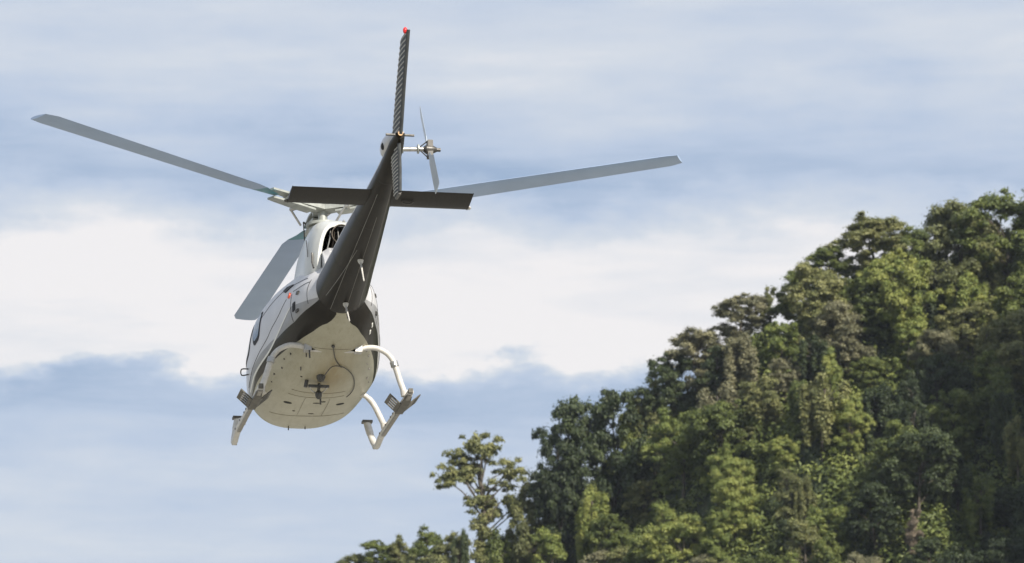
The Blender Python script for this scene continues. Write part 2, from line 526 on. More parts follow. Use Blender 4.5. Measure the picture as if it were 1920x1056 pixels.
        mb.tube([(0, 0, -1), (.1, 0, 2.2), (.1, .1, 5.0)], [.2, .14, .06], 6)
        for i in range(34):
            an = q.uniform(0, 6.283); u = q.uniform(-.9, 1); rr = math.sqrt(max(0, 1 - u * u)) * q.uniform(.4, 1)
            c_ = Vector((4.6 * rr * math.cos(an), 4.6 * rr * math.sin(an), 6.2 + 4.8 * u))
            if i % 3 == 0: limb((.1, 0, 3.0), c_, .07, .02)
            r_ = q.uniform(1.0, 1.7)
            cent.append(c_); rad.append(r_); cnt.append(int(90 * r_ * r_ + 60))
        sq = .8; size = .30
    V, T = leaf_arrays(cent, rad, cnt, size, sq, .05 if kind != 'vine' else 0)
    cm = leaf_mesh(kind + '_crown', V, T)
    tm = bpy.data.meshes.new(kind + '_trunk')
    tm.from_pydata(mb.v, [], mb.f)
    tm.polygons.foreach_set('use_smooth', [True] * len(tm.polygons))
    tm.materials.append(MT['bark']); cm.materials.append(LM['mid'])
    return tm, cm
VAR = {'round': [tree_variant('round', s) for s in (1, 2, 3, 4)], 'broad': [tree_variant('broad', s) for s in (11, 12, 13)],
       'tall': [tree_variant('tall', s) for s in (21, 22, 23)], 'vine': [tree_variant('vine', s) for s in (31, 32, 33)],
       'emergent': [tree_variant('emergent', 41)], 'bush': [tree_variant('bush', s) for s in (51, 52)]}
NAME = {'round': 'broadleaf_tree', 'broad': 'spreading_tree', 'tall': 'slender_tree', 'vine': 'vine_draped_tree', 'emergent': 'emergent_tree', 'bush': 'bush'}
COLW = {'dark': 'dark green', 'mid': 'mid green', 'bright': 'bright yellow-green', 'olive': 'olive green', 'beige': 'dull beige-green', 'brown': 'pinkish brown'}
FORM = {'round': 'rounded tree', 'broad': 'wide-crowned tree', 'tall': 'narrow tall tree', 'vine': 'tree hung with creepers', 'bush': 'low rounded bush', 'emergent': 'tall open-crowned tree'}
TREES = []
def plant(kind, colr, x, y, h, wscale=1.0, rot=None, zbase=None, bark='dbark'):
    tm, cm = rnd.choice(VAR[kind])
    zb = H(x, y) - .3 if zbase is None else zbase
    s_ = h / (12.0 if kind != 'bush' else 12.0)
    root = bpy.data.objects.new(NAME[kind], None)
    root.empty_display_size = .5
    COL.objects.link(root)
    root.location = (x, y, zb); root.rotation_euler = (0, 0, rnd.uniform(0, 6.283) if rot is None else rot)
    root.scale = (s_ * wscale, s_ * wscale, s_)
    for nm, me, mt in (('trunk', tm, MT[bark]), ('crown', cm, LM[colr])):
        o = bpy.data.objects.new(nm, me); COL.objects.link(o); o.parent = root
        o.material_slots[0].link = 'OBJECT'; o.material_slots[0].material = mt
    TREES.append([root, kind, colr, x, y, zb, h, False, None])
    return TREES[-1]
def on_ridge(px, py, kind, colr, hmin=8, wscale=1.0, dy=4, rot=None, label=None, bark='dbark'):
    """a tree near the crest whose top reaches this height against the sky"""
    y = YR - dy; d = RAY(px, py); k = y / d.y
    x, zt = d.x * k, 1.7 + d.z * k
    zb = H(x, y) - .3
    h = max((zt - zb) * .94, hmin * .6)
    e_ = plant(kind, colr, x, y, h, wscale * 10.0 / (h * .5 + 5), rot, None, bark)
    e_[7] = True; e_[8] = label
    return e_
# the skyline, left to right
for a in [(600, 1085, 'round', 'olive', 7, .8), (655, 1042, 'round', 'olive', 7, .75), (712, 1008, 'round', 'mid', 7, .85), (752, 1002, 'tall', 'olive', 7, .7), (792, 986, 'tall', 'mid', 7, .9), (842, 998, 'round', 'olive', 7, .7)]:
    on_ridge(a[0], a[1], a[2], a[3], a[4], a[5])
on_ridge(864, 964, 'vine', 'dark', 8, .42, 6)
on_ridge(905, 796, 'emergent', 'olive', 12, 1.35, 3, 0.0, 'tall airy tree with open leaf pads standing alone above the low left ridge', 'dbark')
for a in [(935, 962, 'vine', 'mid', 8, .8), (988, 892, 'tall', 'olive', 9, .7), (1052, 778, 'round', 'dark', 10, .72), (1088, 745, 'round', 'dark', 11, .8), (1143, 714, 'round', 'dark', 12, .9), (1180, 742, 'tall', 'mid', 9, .9),
          (1228, 690, 'vine', 'olive', 9, .9), (1262, 655, 'round', 'dark', 9, .8), (1305, 616, 'round', 'beige', 9, 1.1), (1385, 550, 'round', 'beige', 10, 1.15), (1443, 530, 'tall', 'olive', 8, .55), (1500, 503, 'round', 'mid', 10, .95),
          (1555, 462, 'round', 'mid', 10, 1.05), (1640, 404, 'round', 'olive', 11, 1.25), (1695, 425, 'round', 'mid', 10, .8), (1745, 428, 'tall', 'olive', 10, .8), (1800, 374, 'round', 'olive', 11, 1.1), (1888, 355, 'broad', 'mid', 12, 1.15), (1950, 352, 'round', 'mid', 11, 1.0)]:
    on_ridge(a[0], a[1], a[2], a[3], a[4], a[5])
# trees that stand out on the face
def on_face(px, py, kind, colr, h, wscale=1.0, label=None, bark='dbark'):
    """a tree whose crown top is seen at this point of the face"""
    d = RAY(px, py)
    for i in range(1200):
        y = 420 + i * .1; k = y / d.y; x = d.x * k; zt = 1.7 + d.z * k
        if H(x, y) + h >= zt:
            break
    e_ = plant(kind, colr, x, y, h, wscale, None, None, bark)
    e_[8] = label
    return e_
HEROES = [
 (1860, 400, 'vine', 'olive', 13.5, .9, 'tall olive creeper-hung tree near the top right corner of the slope', 'bark'),
 (1700, 590, 'tall', 'bright', 9, 1.0, 'bright yellow-green tree high on the face under the crest', 'dbark'),
 (1610, 520, 'round', 'mid', 9, .9, None, 'dbark'),
 (1540, 690, 'vine', 'olive', 11, 1.05, None, 'dbark'), (1590, 745, 'round', 'bright', 8, .8, None, 'dbark'),
 (1280, 775, 'broad', 'bright', 11, .85, 'wide bright green-topped tree in the middle of the lower slope', 'dbark'),
 (1345, 705, 'vine', 'beige', 11, 1.0, None, 'dbark'), (1150, 800, 'vine', 'beige', 10, 1.0, None, 'dbark'), (1230, 720, 'vine', 'beige', 9, .9, None, 'dbark'),
 (1420, 720, 'round', 'olive', 9, .9, None, 'dbark'), (1400, 610, 'vine', 'beige', 10, 1.0, None, 'dbark'), (1460, 600, 'round', 'bright', 8, .85, None, 'dbark'),
 (1075, 890, 'vine', 'olive', 9, 1.1, None, 'dbark'), (1010, 905, 'round', 'olive', 8, .85, None, 'dbark'),
 (1045, 985, 'bush', 'bright', 4, 1.0, 'small bright rounded bush low on the slope below the open-crowned tree', 'dbark'),
 (1000, 1020, 'bush', 'brown', 6, 1.0, 'pinkish brown rounded bush at the bottom edge of the slope', 'dbark'),
 (1120, 1025, 'bush', 'beige', 5.5, 1.2, None, 'dbark'), (1170, 1020, 'bush', 'olive', 5, 1.2, None, 'dbark'),
 (1240, 940, 'tall', 'bright', 9, .8, None, 'dbark'), (1380, 900, 'round', 'bright', 9, .8, None, 'dbark'), (1350, 950, 'tall', 'bright', 8, .8, None, 'dbark'),
 (1470, 875, 'tall', 'olive', 8, .8, None, 'dbark'), (1510, 880, 'vine', 'olive', 7, .8, None, 'dbark'), (1905, 770, 'vine', 'olive', 9, .8, None, 'bark'),
 (1320, 1035, 'bush', 'beige', 5, 1.0, None, 'dbark'), (1895, 1015, 'bush', 'beige', 6, 1.1, None, 'dbark'), (1715, 950, 'tall', 'brown', 7, .6, None, 'dbark'),
 (930, 985, 'vine', 'olive', 9, .9, None, 'dbark'), (1790, 480, 'tall', 'mid', 8, .8, None, 'dbark'), (1130, 960, 'round', 'mid', 8, .9, None, 'dbark')]
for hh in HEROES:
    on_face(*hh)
# the rest of the forest over the face
def spaced(x, y, dmin):
    return all((x - e_[3]) ** 2 + ((y - e_[4]) * 1.35) ** 2 > dmin * dmin for e_ in TREES)
tries = 0
while tries < 5200:
    tries += 1
    x = rnd.uniform(-34, 74); y = rnd.uniform(446, 519)
    zb = H(x, y)
    px, py = PROJ((x, y, zb + 7))
    pxt, pyt = PROJ((x, y, zb + 11))
    if px < 600 or px > 1990 or pyt > 1120 or lerp_tab(SKYL, px) > pyt - 12:
        continue
    if not spaced(x, y, 4.6): continue
    shade_zone = px > 1640 and py > 680
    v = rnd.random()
    if shade_zone:
        colr = 'dark' if v < .7 else 'mid'  # mostly dark leaves: deep shade of the lower right put into leaf colour
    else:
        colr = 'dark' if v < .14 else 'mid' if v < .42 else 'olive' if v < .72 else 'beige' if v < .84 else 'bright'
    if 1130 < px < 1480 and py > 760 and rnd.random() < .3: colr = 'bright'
    kind = rnd.choices(['round', 'broad', 'tall', 'vine'], [.36, .18, .2, .26])[0]
    hgt = rnd.choice((6.0, 7.5, 9.0, 10.5, 12.5)) * rnd.uniform(.9, 1.08)
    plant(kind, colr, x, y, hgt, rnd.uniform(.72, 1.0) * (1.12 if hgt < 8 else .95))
HIDDEN = {0, 34, 35, 39, 41, 54, 58, 60, 63, 75, 77, 78, 81, 82, 86, 87, 90, 92, 93, 99, 100, 107, 109, 112, 116, 117, 119, 120, 121, 122, 126, 129, 130, 133, 145, 147, 151, 152}   # candidates wholly screened by nearer crowns
for i in HIDDEN:
    for o in list(TREES[i][0].children) + [TREES[i][0]]:
        bpy.data.objects.remove(o)
TREES = [e_ for i, e_ in enumerate(TREES) if i not in HIDDEN]
# labels: by look, then by place along the skyline or in rows below it
ORD = lambda n: '%d%s' % (n, 'th' if 10 <= n % 100 <= 20 else {1: 'st', 2: 'nd', 3: 'rd'}.get(n % 10, 'th'))
ROWN = ['skyline row', 'first row below skyline', 'second row below skyline', 'third row below skyline', 'fourth row below skyline', 'fifth row below skyline', 'sixth row below skyline', 'lowest rows of slope']
rows = {}
for e_ in TREES:
    px, py = PROJ((e_[3], e_[4], e_[5] + e_[6] * .8))
    r_ = 0 if e_[7] else 1 + int(min(6, max(0, (py - lerp_tab(SKYL, px) - 10) / 85)))
    rows.setdefault(r_, []).append((px, e_))
for r_, lst in rows.items():
    for i, (px, e_) in enumerate(sorted(lst, key=lambda q: q[0])):
        lab = e_[8] or '%s %s, %s from left in %s' % (COLW[e_[2]], FORM[e_[1]], ORD(i + 1), ROWN[r_])
        tag(e_[0], lab, 'bush' if e_[1] == 'bush' else 'tree', 'bushes on the slope' if e_[1] == 'bush' else 'trees on the forested hill')
# undergrowth
rng = np.random.default_rng(99)
cent, rad, cnt = [], [], []
for i in range(8000):
    x = rnd.uniform(-40, 76); y = rnd.uniform(442, 526)
    cent.append((x, y, H(x, y) + .4)); r_ = rnd.uniform(.9, 2.2); rad.append(r_); cnt.append(int(25 * r_ * r_ + 18))
V, T = leaf_arrays(cent, rad, cnt, .30, .8)
ug = link('undergrowth', leaf_mesh('undergrowth', V, T), LM['mid'], smooth=False)
tag(ug, 'dark leafy undergrowth covering the hill slope between the trees', 'undergrowth', kind='stuff')

# ------------------------------------------------------------------ helicopter (x forward, y left, z up, origin under the mast at skid level)
heli = bpy.data.objects.new('helicopter', None)
COL.objects.link(heli)
heli.location = (-2.6707, 58.3385, 11.1398)
heli.rotation_euler = (0, R(5.5), R(101.2))
tag(heli, 'grey and cream helicopter flying away, tail high, belly and skids in view', 'helicopter')
SEC = [  # x, bottom, widest, top, half width, lower and upper squareness
 (3.18, .93, .96, .99, .03, 2, 2), (3.08, .72, .97, 1.18, .29, 2.1, 2), (2.88, .54, .98, 1.38, .52, 2.3, 2.1), (2.5, .41, 1.0, 1.62, .72, 2.6, 2.2),
 (2.0, .36, 1.02, 1.87, .84, 2.7, 2.3), (1.4, .365, 1.05, 2.03, .905, 2.6, 2.3), (.9, .385, 1.07, 2.09, .925, 2.6, 2.3), (.4, .41, 1.09, 2.08, .88, 2.5, 2.3), (0, .45, 1.1, 2.05, .81, 2.5, 2.3),
 (-.5, .55, 1.14, 1.98, .72, 2.4, 2.3), (-1.0, .69, 1.2, 1.89, .62, 2.3, 2.2), (-1.4, .83, 1.27, 1.79, .505, 2.2, 2.1), (-1.75, 1.02, 1.33, 1.66, .33, 2, 2), (-1.95, 1.06, 1.34, 1.62, .28, 2, 2)]
def sec(x):
    s = SEC
    if x >= s[0][0]: return s[0][1:]
    if x <= s[-1][0]: return s[-1][1:]
    for i in range(len(s) - 1):
        if s[i][0] >= x >= s[i + 1][0]:
            a, b_ = s[i], s[i + 1]; p = s[max(i - 1, 0)]; n = s[min(i + 2, len(s) - 1)]
            h = b_[0] - a[0]; t = (x - a[0]) / h; out = []
            hm = lambda u, v: 0 if u * v <= 0 else 2 * u * v / (u + v)
            for k in range(1, 7):
                d = (b_[k] - a[k]) / h
                m0 = hm(d, (a[k] - p[k]) / (a[0] - p[0])) if i > 0 else d
                m1 = hm(d, (n[k] - b_[k]) / (n[0] - b_[0])) if i + 2 < len(s) else d
                t2 = t * t; t3 = t2 * t
                out.append((2 * t3 - 3 * t2 + 1) * a[k] + (t3 - 2 * t2 + t) * h * m0 + (-2 * t3 + 3 * t2) * b_[k] + (t3 - t2) * h * m1)
            return out
def S(x, th, off=0.0):
    zb, zw_, zt, hw, nl, nu = sec(x); c_, s_ = math.cos(th), math.sin(th)
    n = nu if s_ >= 0 else nl
    zz = abs(s_) ** (2 / n)
    p = Vector((x, hw * math.copysign(abs(c_) ** (2 / n), c_), zw_ + (zt - zw_) * zz if s_ >= 0 else zw_ - (zw_ - zb) * zz))
    if off:
        e_ = .01
        n_ = (S(x + e_, th) - S(x - e_, th)).cross(S(x, th + e_) - S(x, th - e_))
        n_.normalize()
        if n_.dot(p - Vector((x, 0, zw_))) < 0: n_ = -n_
        p = p + n_ * off
    return p
def th_at(x, z_, side=1):
    zb, zw_, zt, hw, nl, nu = sec(x)
    if z_ >= zw_: s_ = min(1, (z_ - zw_) / (zt - zw_)) ** (nu / 2)
    else: s_ = -min(1, (zw_ - z_) / (zw_ - zb)) ** (nl / 2)
    a = math.asin(s_)
    return a if side > 0 else math.pi - a
ZB = [(-1.9, 1.09), (-1.72, 1.02), (-1.5, .90), (-1.23, .84), (-.89, .80), (-.21, .75), (.25, .71), (.83, .67), (1.31, .65), (2, .64), (3.2, .66)]
ZD = [(-1.95, 1.26), (-1.78, 1.21), (-1.48, 1.11), (-1.07, 1.02), (-.68, .99), (-.33, .95), (.03, .88), (.33, .82), (.78, .74), (1.1, .70), (1.4, .67), (2, .64), (3.2, .66)]
NXS, NTH = 110, 96
mb = MB(); rings = []
for i in range(NXS):
    u = i / (NXS - 1); x = 3.18 - 5.13 * (u ** 1.25 if u < .5 else u ** 1.25)
    rings.append([S(x, 2 * math.pi * k / NTH) for k in range(NTH)])
mb.loft(rings, True, True, True)
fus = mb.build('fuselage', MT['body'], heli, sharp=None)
me = fus.data
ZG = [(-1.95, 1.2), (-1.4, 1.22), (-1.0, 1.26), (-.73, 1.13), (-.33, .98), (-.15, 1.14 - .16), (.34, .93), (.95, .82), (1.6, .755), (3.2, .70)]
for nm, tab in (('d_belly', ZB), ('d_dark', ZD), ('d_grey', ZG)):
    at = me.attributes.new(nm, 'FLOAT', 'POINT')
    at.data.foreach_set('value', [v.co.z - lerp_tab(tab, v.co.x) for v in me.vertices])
def patch(name, poly, mat, off=.006, parent=None, thick=True, smooth=True):
    """a thin panel lying on the fuselage; poly = [(x, angle in degrees)...] outline"""
    n = len(poly); cx = sum(p[0] for p in poly) / n; ct = sum(p[1] for p in poly) / n
    rings_ = []
    for k in (1.0, .8, .55, .3, .02):
        rings_.append([S(cx + (p[0] - cx) * k, R(ct + (p[1] - ct) * k), off) for p in poly])
    mb_ = MB()
    rim = [S(p[0], R(p[1]), -.004) for p in poly]
    mb_.loft([rim] + rings_, True, False, True)
    return mb_.build(name, mat, parent or fus, smooth)
def roundpoly(pts_, sub=4, keep=.72):
    """round the corners of an outline"""
    out = []; n = len(pts_)
    for i in range(n):
        p, a, c_ = pts_[i], pts_[i - 1], pts_[(i + 1) % n]
        A = tuple(p[k] + (a[k] - p[k]) * (1 - keep) for k in (0, 1)); C_ = tuple(p[k] + (c_[k] - p[k]) * (1 - keep) for k in (0, 1))
        for j in range(sub + 1):
            t = j / sub
            out.append(tuple((1 - t) ** 2 * A[k] + 2 * t * (1 - t) * p[k] + t * t * C_[k] for k in (0, 1)))
        for j in (1, 2, 3):
            nxt = pts_[(i + 1) % n]; C2 = tuple(nxt[k] + (p[k] - nxt[k]) * (1 - keep) for k in (0, 1))
            out.append(tuple(C_[k] + (C2[k] - C_[k]) * j / 4 for k in (0, 1)))
    return out
def ribbon(name, pts_, wid, mat, off=.004, parent=None):
    """a narrow strip along the fuselage skin through (x, angle) points"""
    P = [Vector((a, b_, 0)) for a, b_ in pts_]; P = smoothpath(P, 5)
    Q = [S(p.x, R(p.y), off) for p in P]; Nn = [(S(p.x, R(p.y), .05) - S(p.x, R(p.y))).normalized() for p in P]
    mb_ = MB(); rr = []
    for i, q_ in enumerate(Q):
        t = (Q[min(i + 1, len(Q) - 1)] - Q[max(i - 1, 0)]).normalized(); s_ = t.cross(Nn[i]).normalized() * wid / 2
        rr.append([q_ - s_ - Nn[i] * .01, q_ - s_, q_ + s_, q_ + s_ - Nn[i] * .01])
    mb_.loft(rr, False)
    return mb_.build(name, mat, parent or fus)
def side_pts(tab, side): return [(x, math.degrees(th_at(x, z_, side))) for x, z_ in tab]
mir = lambda pts_: [(x, 180 - a) for x, a in pts_]
P1 = [(-.98, 1.25), (-.73, 1.13), (-.33, .965), (.2, .835), (1.07, .735), (1.6, .70)]
P2 = [(-.77, 1.43), (-.5, 1.27), (-.15, 1.14), (.34, .97), (.95, .83), (1.6, .76)]
for sd in (1, -1):
    ribbon('pinstripe', side_pts(P1, sd), .026, MT['pin'])
    ribbon('door_seam', side_pts(P2, sd), .007, MT['line'])
    ribbon('roof_seam', side_pts([(-1.39, 1.57), (-1.02, 1.60), (-.42, 1.655), (0, 1.615), (.25, 1.53), (.5, 1.45)], sd), .008, MT['line'])
    f_ = (lambda p: p) if sd > 0 else mir
    ribbon('panel_seam', f_([(-.98, 19), (-1.0, 8), (-1.03, -6), (-1.05, -18)]), .006, MT['line'])
    ribbon('panel_seam', f_([(-1.52, 28), (-1.5, 10), (-1.5, -16)]), .006, MT['line'])
    ribbon('panel_seam', f_([(-1.5, 24), (-1.2, 22), (-1.0, 22)]), .006, MT['line'])
    w1 = patch('window_frame', f_(roundpoly([(.34, 3), (.66, 1), (.92, 24), (.45, 30)])), MT['black'], .008)
    patch('pane', f_(roundpoly([(.38, 5.5), (.65, 4), (.86, 23), (.47, 27.5)])), MT['glass'], .012, w1)
    w2 = patch('window_frame', f_(roundpoly([(1.0, 2), (1.9, 4), (2.15, 22), (1.05, 34)])), MT['black'], .008)
    patch('pane', f_(roundpoly([(1.04, 4), (1.87, 6), (2.1, 21), (1.09, 31.5)])), MT['glass'], .012, w2)
    patch('roof_window', f_(roundpoly([(.9, 52), (1.8, 48), (1.7, 72), (.9, 74)])), MT['glass'], .008)
    patch('windshield', f_(roundpoly([(2.2, 18), (2.9, 22), (2.95, 84), (1.95, 84)])), MT['glass'], .010)
    for p in ((-1.23, 14), (-1.23, -10)):
        patch('latch', f_([(p[0] - .03, p[1] - 2.5), (p[0] + .04, p[1] - 1.6), (p[0] + .03, p[1] + 2.4), (p[0] - .04, p[1] + 1.5)]), MT['dsteel'], .02)
patch('vent', roundpoly([(-1.17, -5), (-1.08, -5), (-1.08, 5), (-1.17, 5)], 2, .85), MT['black'], .008)
patch('air_intake', roundpoly([(-.92, 34), (-.6, 28), (-.38, 34.5), (-.5, 37.5)], 3, .8), MT['black'], .012)
patch('filler_cap', [(-.89 + .03 * math.cos(k * .6283), 19 + 3.4 * math.sin(k * .6283)) for k in range(10)], MT['orange'], .02)
for x0, a0 in ((-1.19, -151), (-1.10, -143.5)):
    patch('marking', [(x0 - .035, a0 - 2.6), (x0 + .035, a0 - .6), (x0 + .035, a0 + 2.6), (x0 - .035, a0 + .6)], MT['pin'], .007)
# belly fittings
ribbon('belly_seam', [(1.70, -58), (1.62, -78), (1.58, -94), (1.58, -110), (1.64, -122)], .006, MT['seam'])
ribbon('belly_seam', [(.62, -68), (.66, -84), (.66, -96), (.62, -110)], .005, MT['seam'])
ribbon('belly_seam', [(.42, -68), (.45, -84), (.45, -96), (.42, -110)], .004, MT['seam'])
ribbon('belly_seam', [(-.93, -68), (-.95, -84), (-.95, -96), (-.93, -110)], .004, MT['seam'])
for a0 in (-84, -98):
    ribbon('belly_seam', [(.70, a0), (1.1, a0), (1.56, a0)], .0035, MT['seam'])
for x0, a0, rx, ra in ((1.01, -72, .04, 4), (1.02, -109.5, .04, 4), (.85, -94, .018, 1.8), (.92, -91, .014, 1.4), (1.35, -80, .012, 1.2), (-.1, -70, .012, 1.2), (1.45, -91, .012, 1.2)):
    patch('drain_hole', [(x0 + rx * math.cos(k * .6283), a0 + ra * math.sin(k * .6283)) for k in range(10)], MT['black'], .005)
for x0, a0, h_ in ((2.3, -82, .06), (2.25, -92, .04), (-.72, -62, .05), (-.35, -64, .05)):
    p = S(x0, R(a0)); MB().tube([p + Vector((0, 0, .02)), p - Vector((0, 0, h_))], .009, 6).build('drain_pipe', MT['dsteel'], fus)
# rivets and small brackets dotted on the lower sides
for sd in (1, -1):
    for k in range(7):
        x0 = (-.78, -.70, -.52, -.30, -.08, .22, .5)[k]; a0 = (-42 if sd > 0 else -138) + (0, 3, -1, 2, -2, 1, -3)[k]
        p = S(x0, R(a0)); MB().box(p, (.02, .018, .02 + .012 * (k % 3))).build('bracket', MT['dsteel'], fus)
# cargo hook
hk = MB().tube([S(-.2, R(-87)) + Vector((0, 0, .03)), S(-.2, R(-87)) - Vector((0, 0, .03)), S(-.2, R(-87)) - Vector((0, 0, .075))], [.062, .065, .04], 14).build('cargo_hook', MT['dsteel'], heli)
c0 = S(-.02, R(-87))
b1 = MB().box(c0 - Vector((0, 0, .07)), (.05, .30, .035))
b1.tube([c0 + Vector((0, .17, .01)), c0 + Vector((0, .19, -.09))], .028, 8)
b1.build('hook_beam', MT['dsteel'], hk)
c1 = S(.12, R(-88)) - Vector((0, 0, .14))
b1 = MB().sphere(c1, .062, 12, 8, (1, .8, 1.1)).tube([c1 + Vector((0, 0, .05)), c1 + Vector((-.08, 0, .2))], .022, 8).tube([c1 - Vector((-.02, .03, .04)), c1 - Vector((-.05, .035, .13))], .014, 6)
b1.build('hook_body', MT['dsteel'], hk)
b1 = MB().tube(smoothpath([c0 + Vector((-.02, .12, -.06)), c0 + Vector((.06, .10, -.11)), c1 + Vector((0, .03, .02))], 4), .009, 6).tube(smoothpath([c0 + Vector((-.02, -.14, -.06)), c0 + Vector((.06, -.10, -.11)), c1 + Vector((0, -.03, .02))], 4), .009, 6)
b1.build('hook_link', MT['steel'], hk)
cab = [S(-1.05, R(-88.5), .02), S(-.72, R(-93), .012), S(-.48, R(-100.5), .012)]
MB().tube(smoothpath(cab, 6), .007, 6).sphere(cab[0], .026, 8, 6).build('cable', MT['dsteel'], fus)
cab = [c0 + Vector((-.15, 0, -.05)), S(-.52, R(-91), .03), S(-.52, R(-100), .02), S(-.36, R(-109), .014), S(-.1, R(-116), .014), S(.25, R(-118.5), .014), S(.5, R(-117), .014), S(.62, R(-112), .03)]
MB().tube(smoothpath(cab, 6), .007, 6).build('cable', MT['dsteel'], fus)
# tail boom
BOOM = [(-1.72, 1.345, .365), (-1.80, 1.35, .362), (-2.6, 1.45, .315), (-3.33, 1.545, .277), (-4.2, 1.64, .222), (-5.0, 1.725, .170), (-5.7, 1.83, .128), (-6.3, 1.955, .095), (-6.58, 1.995, .06)]
def boom_at(x):
    return (lerp_tab([(-a, b_) for a, b_, c_ in BOOM], -x), lerp_tab([(-a, c_) for a, b_, c_ in BOOM], -x))
m_, t, b = mat_new('boom_paint')
at = tnode(t, 'ShaderNodeAttribute'); at.attribute_name = 'd_dark'
dk = tramp(t, tnoise(t, 4, 5, .65, vscale=(.12, 9, 9)), [(.32, tuple(q * .6 for q in DARK)), (.52, tuple(q * 1.1 for q in DARK)), (.7, tuple(q * 2.4 for q in DARK))])  # lengthwise tone streaks put the glossy boom's reflections into its colour
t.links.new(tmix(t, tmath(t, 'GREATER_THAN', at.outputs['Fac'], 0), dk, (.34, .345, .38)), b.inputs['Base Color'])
b.inputs['Roughness'].default_value = .32; b.inputs['Specular IOR Level'].default_value = .16
mb = MB(); rings = []
for i in range(70):
    x = -1.72 - 4.86 * i / 69; zc, rr = boom_at(x)
    rings.append([(x, rr * math.cos(2 * math.pi * k / 48), zc + rr * math.sin(2 * math.pi * k / 48)) for k in range(48)])
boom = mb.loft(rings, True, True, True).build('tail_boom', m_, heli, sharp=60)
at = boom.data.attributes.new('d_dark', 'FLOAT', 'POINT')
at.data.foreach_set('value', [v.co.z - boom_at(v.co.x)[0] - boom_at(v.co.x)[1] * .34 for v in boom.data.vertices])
def boom_p(x, deg, off=.0):
    zc, rr = boom_at(x)
    return Vector((x, (rr + off) * math.cos(R(deg)), zc + (rr + off) * math.sin(R(deg))))
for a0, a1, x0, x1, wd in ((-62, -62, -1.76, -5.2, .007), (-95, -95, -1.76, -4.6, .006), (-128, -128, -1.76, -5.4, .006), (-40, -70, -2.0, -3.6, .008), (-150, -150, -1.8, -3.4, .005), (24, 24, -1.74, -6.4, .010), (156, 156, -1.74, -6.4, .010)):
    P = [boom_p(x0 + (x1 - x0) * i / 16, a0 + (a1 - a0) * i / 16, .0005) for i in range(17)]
    MB().tube(P, wd * .5, 4).build('boom_stripe_and_reflection', MT['pin'] if a0 > 0 else MT['sheen_streak'], boom)  # upper pair are pinstripes; the lower strips are painted reflections
for x0 in (-2.9, -4.25, -5.5):
    zc, rr = boom_at(x0)
    MB().tube([(x0 + .006, 0, zc), (x0 - .006, 0, zc)], rr + .0015, 40, False).build('boom_joint', MT['line'], boom)
for x0, x1, z1 in ((-3.33, -3.60, .90), (-2.03, -2.36, .69)):
    zc, rr = boom_at(x0); zb = zc - rr
    MB().tube([(x0, 0, zb + .02), (x0 - .01, 0, zb - .025), (x0 - .03, 0, zb - .06)], [.045, .036, .016], 12).tube([(x0 - .03, 0, zb - .05), (x1, 0, z1)], [.014, .009], 8).build('antenna', MT['skidwhite'], boom)
# drive shaft cover along the top of the boom, gearbox fairing at its end
MB().tube([(-1.5, 0, 1.72), (-2.6, 0, 1.78), (-4.2, 0, 1.875), (-5.4, 0, 1.945), (-5.75, 0, 1.98)], [.09, .075, .065, .06, .05], 14).build('drive_shaft_cover', MT['silver'], boom)
MB().sphere((-5.98, .05, 2.03), 1, 18, 12, (.34, .105, .13)).build('gearbox_fairing', MT['silver'], boom)
MB().sphere((-6.05, .135, 2.0), 1, 10, 8, (.07, .03, .05)).build('gearbox_vent', MT['black'], boom)
tl = MB().sphere((-6.61, 0, 2.0), .033, 14, 10, (1.1, 1, 1)).build('tail_light', MT['lamp'], boom)
MB().tube([(-6.56, .185, 1.99), (-6.56, -.185, 1.99)], .016, 10).build('tail_bar', MT['dsteel'], boom)
# stabiliser halves (upside-down aerofoil)
def foil(le, te, up, thick, n=9):
    le, te, up = Vector(le), Vector(te), Vector(up)
    f_ = lambda u: 5 * thick * (.2969 * math.sqrt(u) - .126 * u - .3516 * u * u + .2843 * u ** 3 - .1015 * u ** 4)
    us = [(1 - math.cos(math.pi * i / n)) / 2 for i in range(n + 1)]
    top = [le + (te - le) * u + up * f_(u) for u in us]
    bot = [le + (te - le) * u - up * f_(u) for u in us[1:-1]]
    return top + bot[::-1]
for y0, y1 in ((.12, 1.185), (-.12, -1.21)):
    rr = [foil((-4.68, y0 + (y1 - y0) * k, 1.625), (-5.17, y0 + (y1 - y0) * k, 1.69), (0, 0, 1), .045) for k in (0, .25, .5, .75, 1.0)]
    st = MB().loft(rr, True, True, True).build('horizontal_stabilizer', MT['dark'], heli, sharp=40)
    MB().loft([foil((-4.66, y1 + s_, 1.624), (-5.18, y1 + s_, 1.691), (0, 0, 1), .050) for s_ in ((0, .012) if y1 > 0 else (0, -.012))], True, True, True).build('tip_plate', MT['dark'], st)
    MB().sphere((-4.72, y1 + (.03 if y1 > 0 else -.03), 1.63), .028, 8, 6, (1.6, 1, .8)).build('position_light', MT['dsteel'] if y1 > 0 else MT['skidwhite'], st)
    for k in (.04, .5, .96):
        MB().loft([foil((-4.677, y0 + (y1 - y0) * k + s_, 1.625), (-5.172, y0 + (y1 - y0) * k + s_, 1.69), (0, 0, 1), .0475) for s_ in (-.006, .006)], True, True, True).build('rib_band', MT['dark'], st)
MB().tube([(-4.95, -.30, 1.62), (-4.90, -.30, 1.60), (-4.88, -.42, 1.60), (-4.93, -.45, 1.62)], .012, 6).build('stabilizer_bracket', MT['dsteel'], boom)
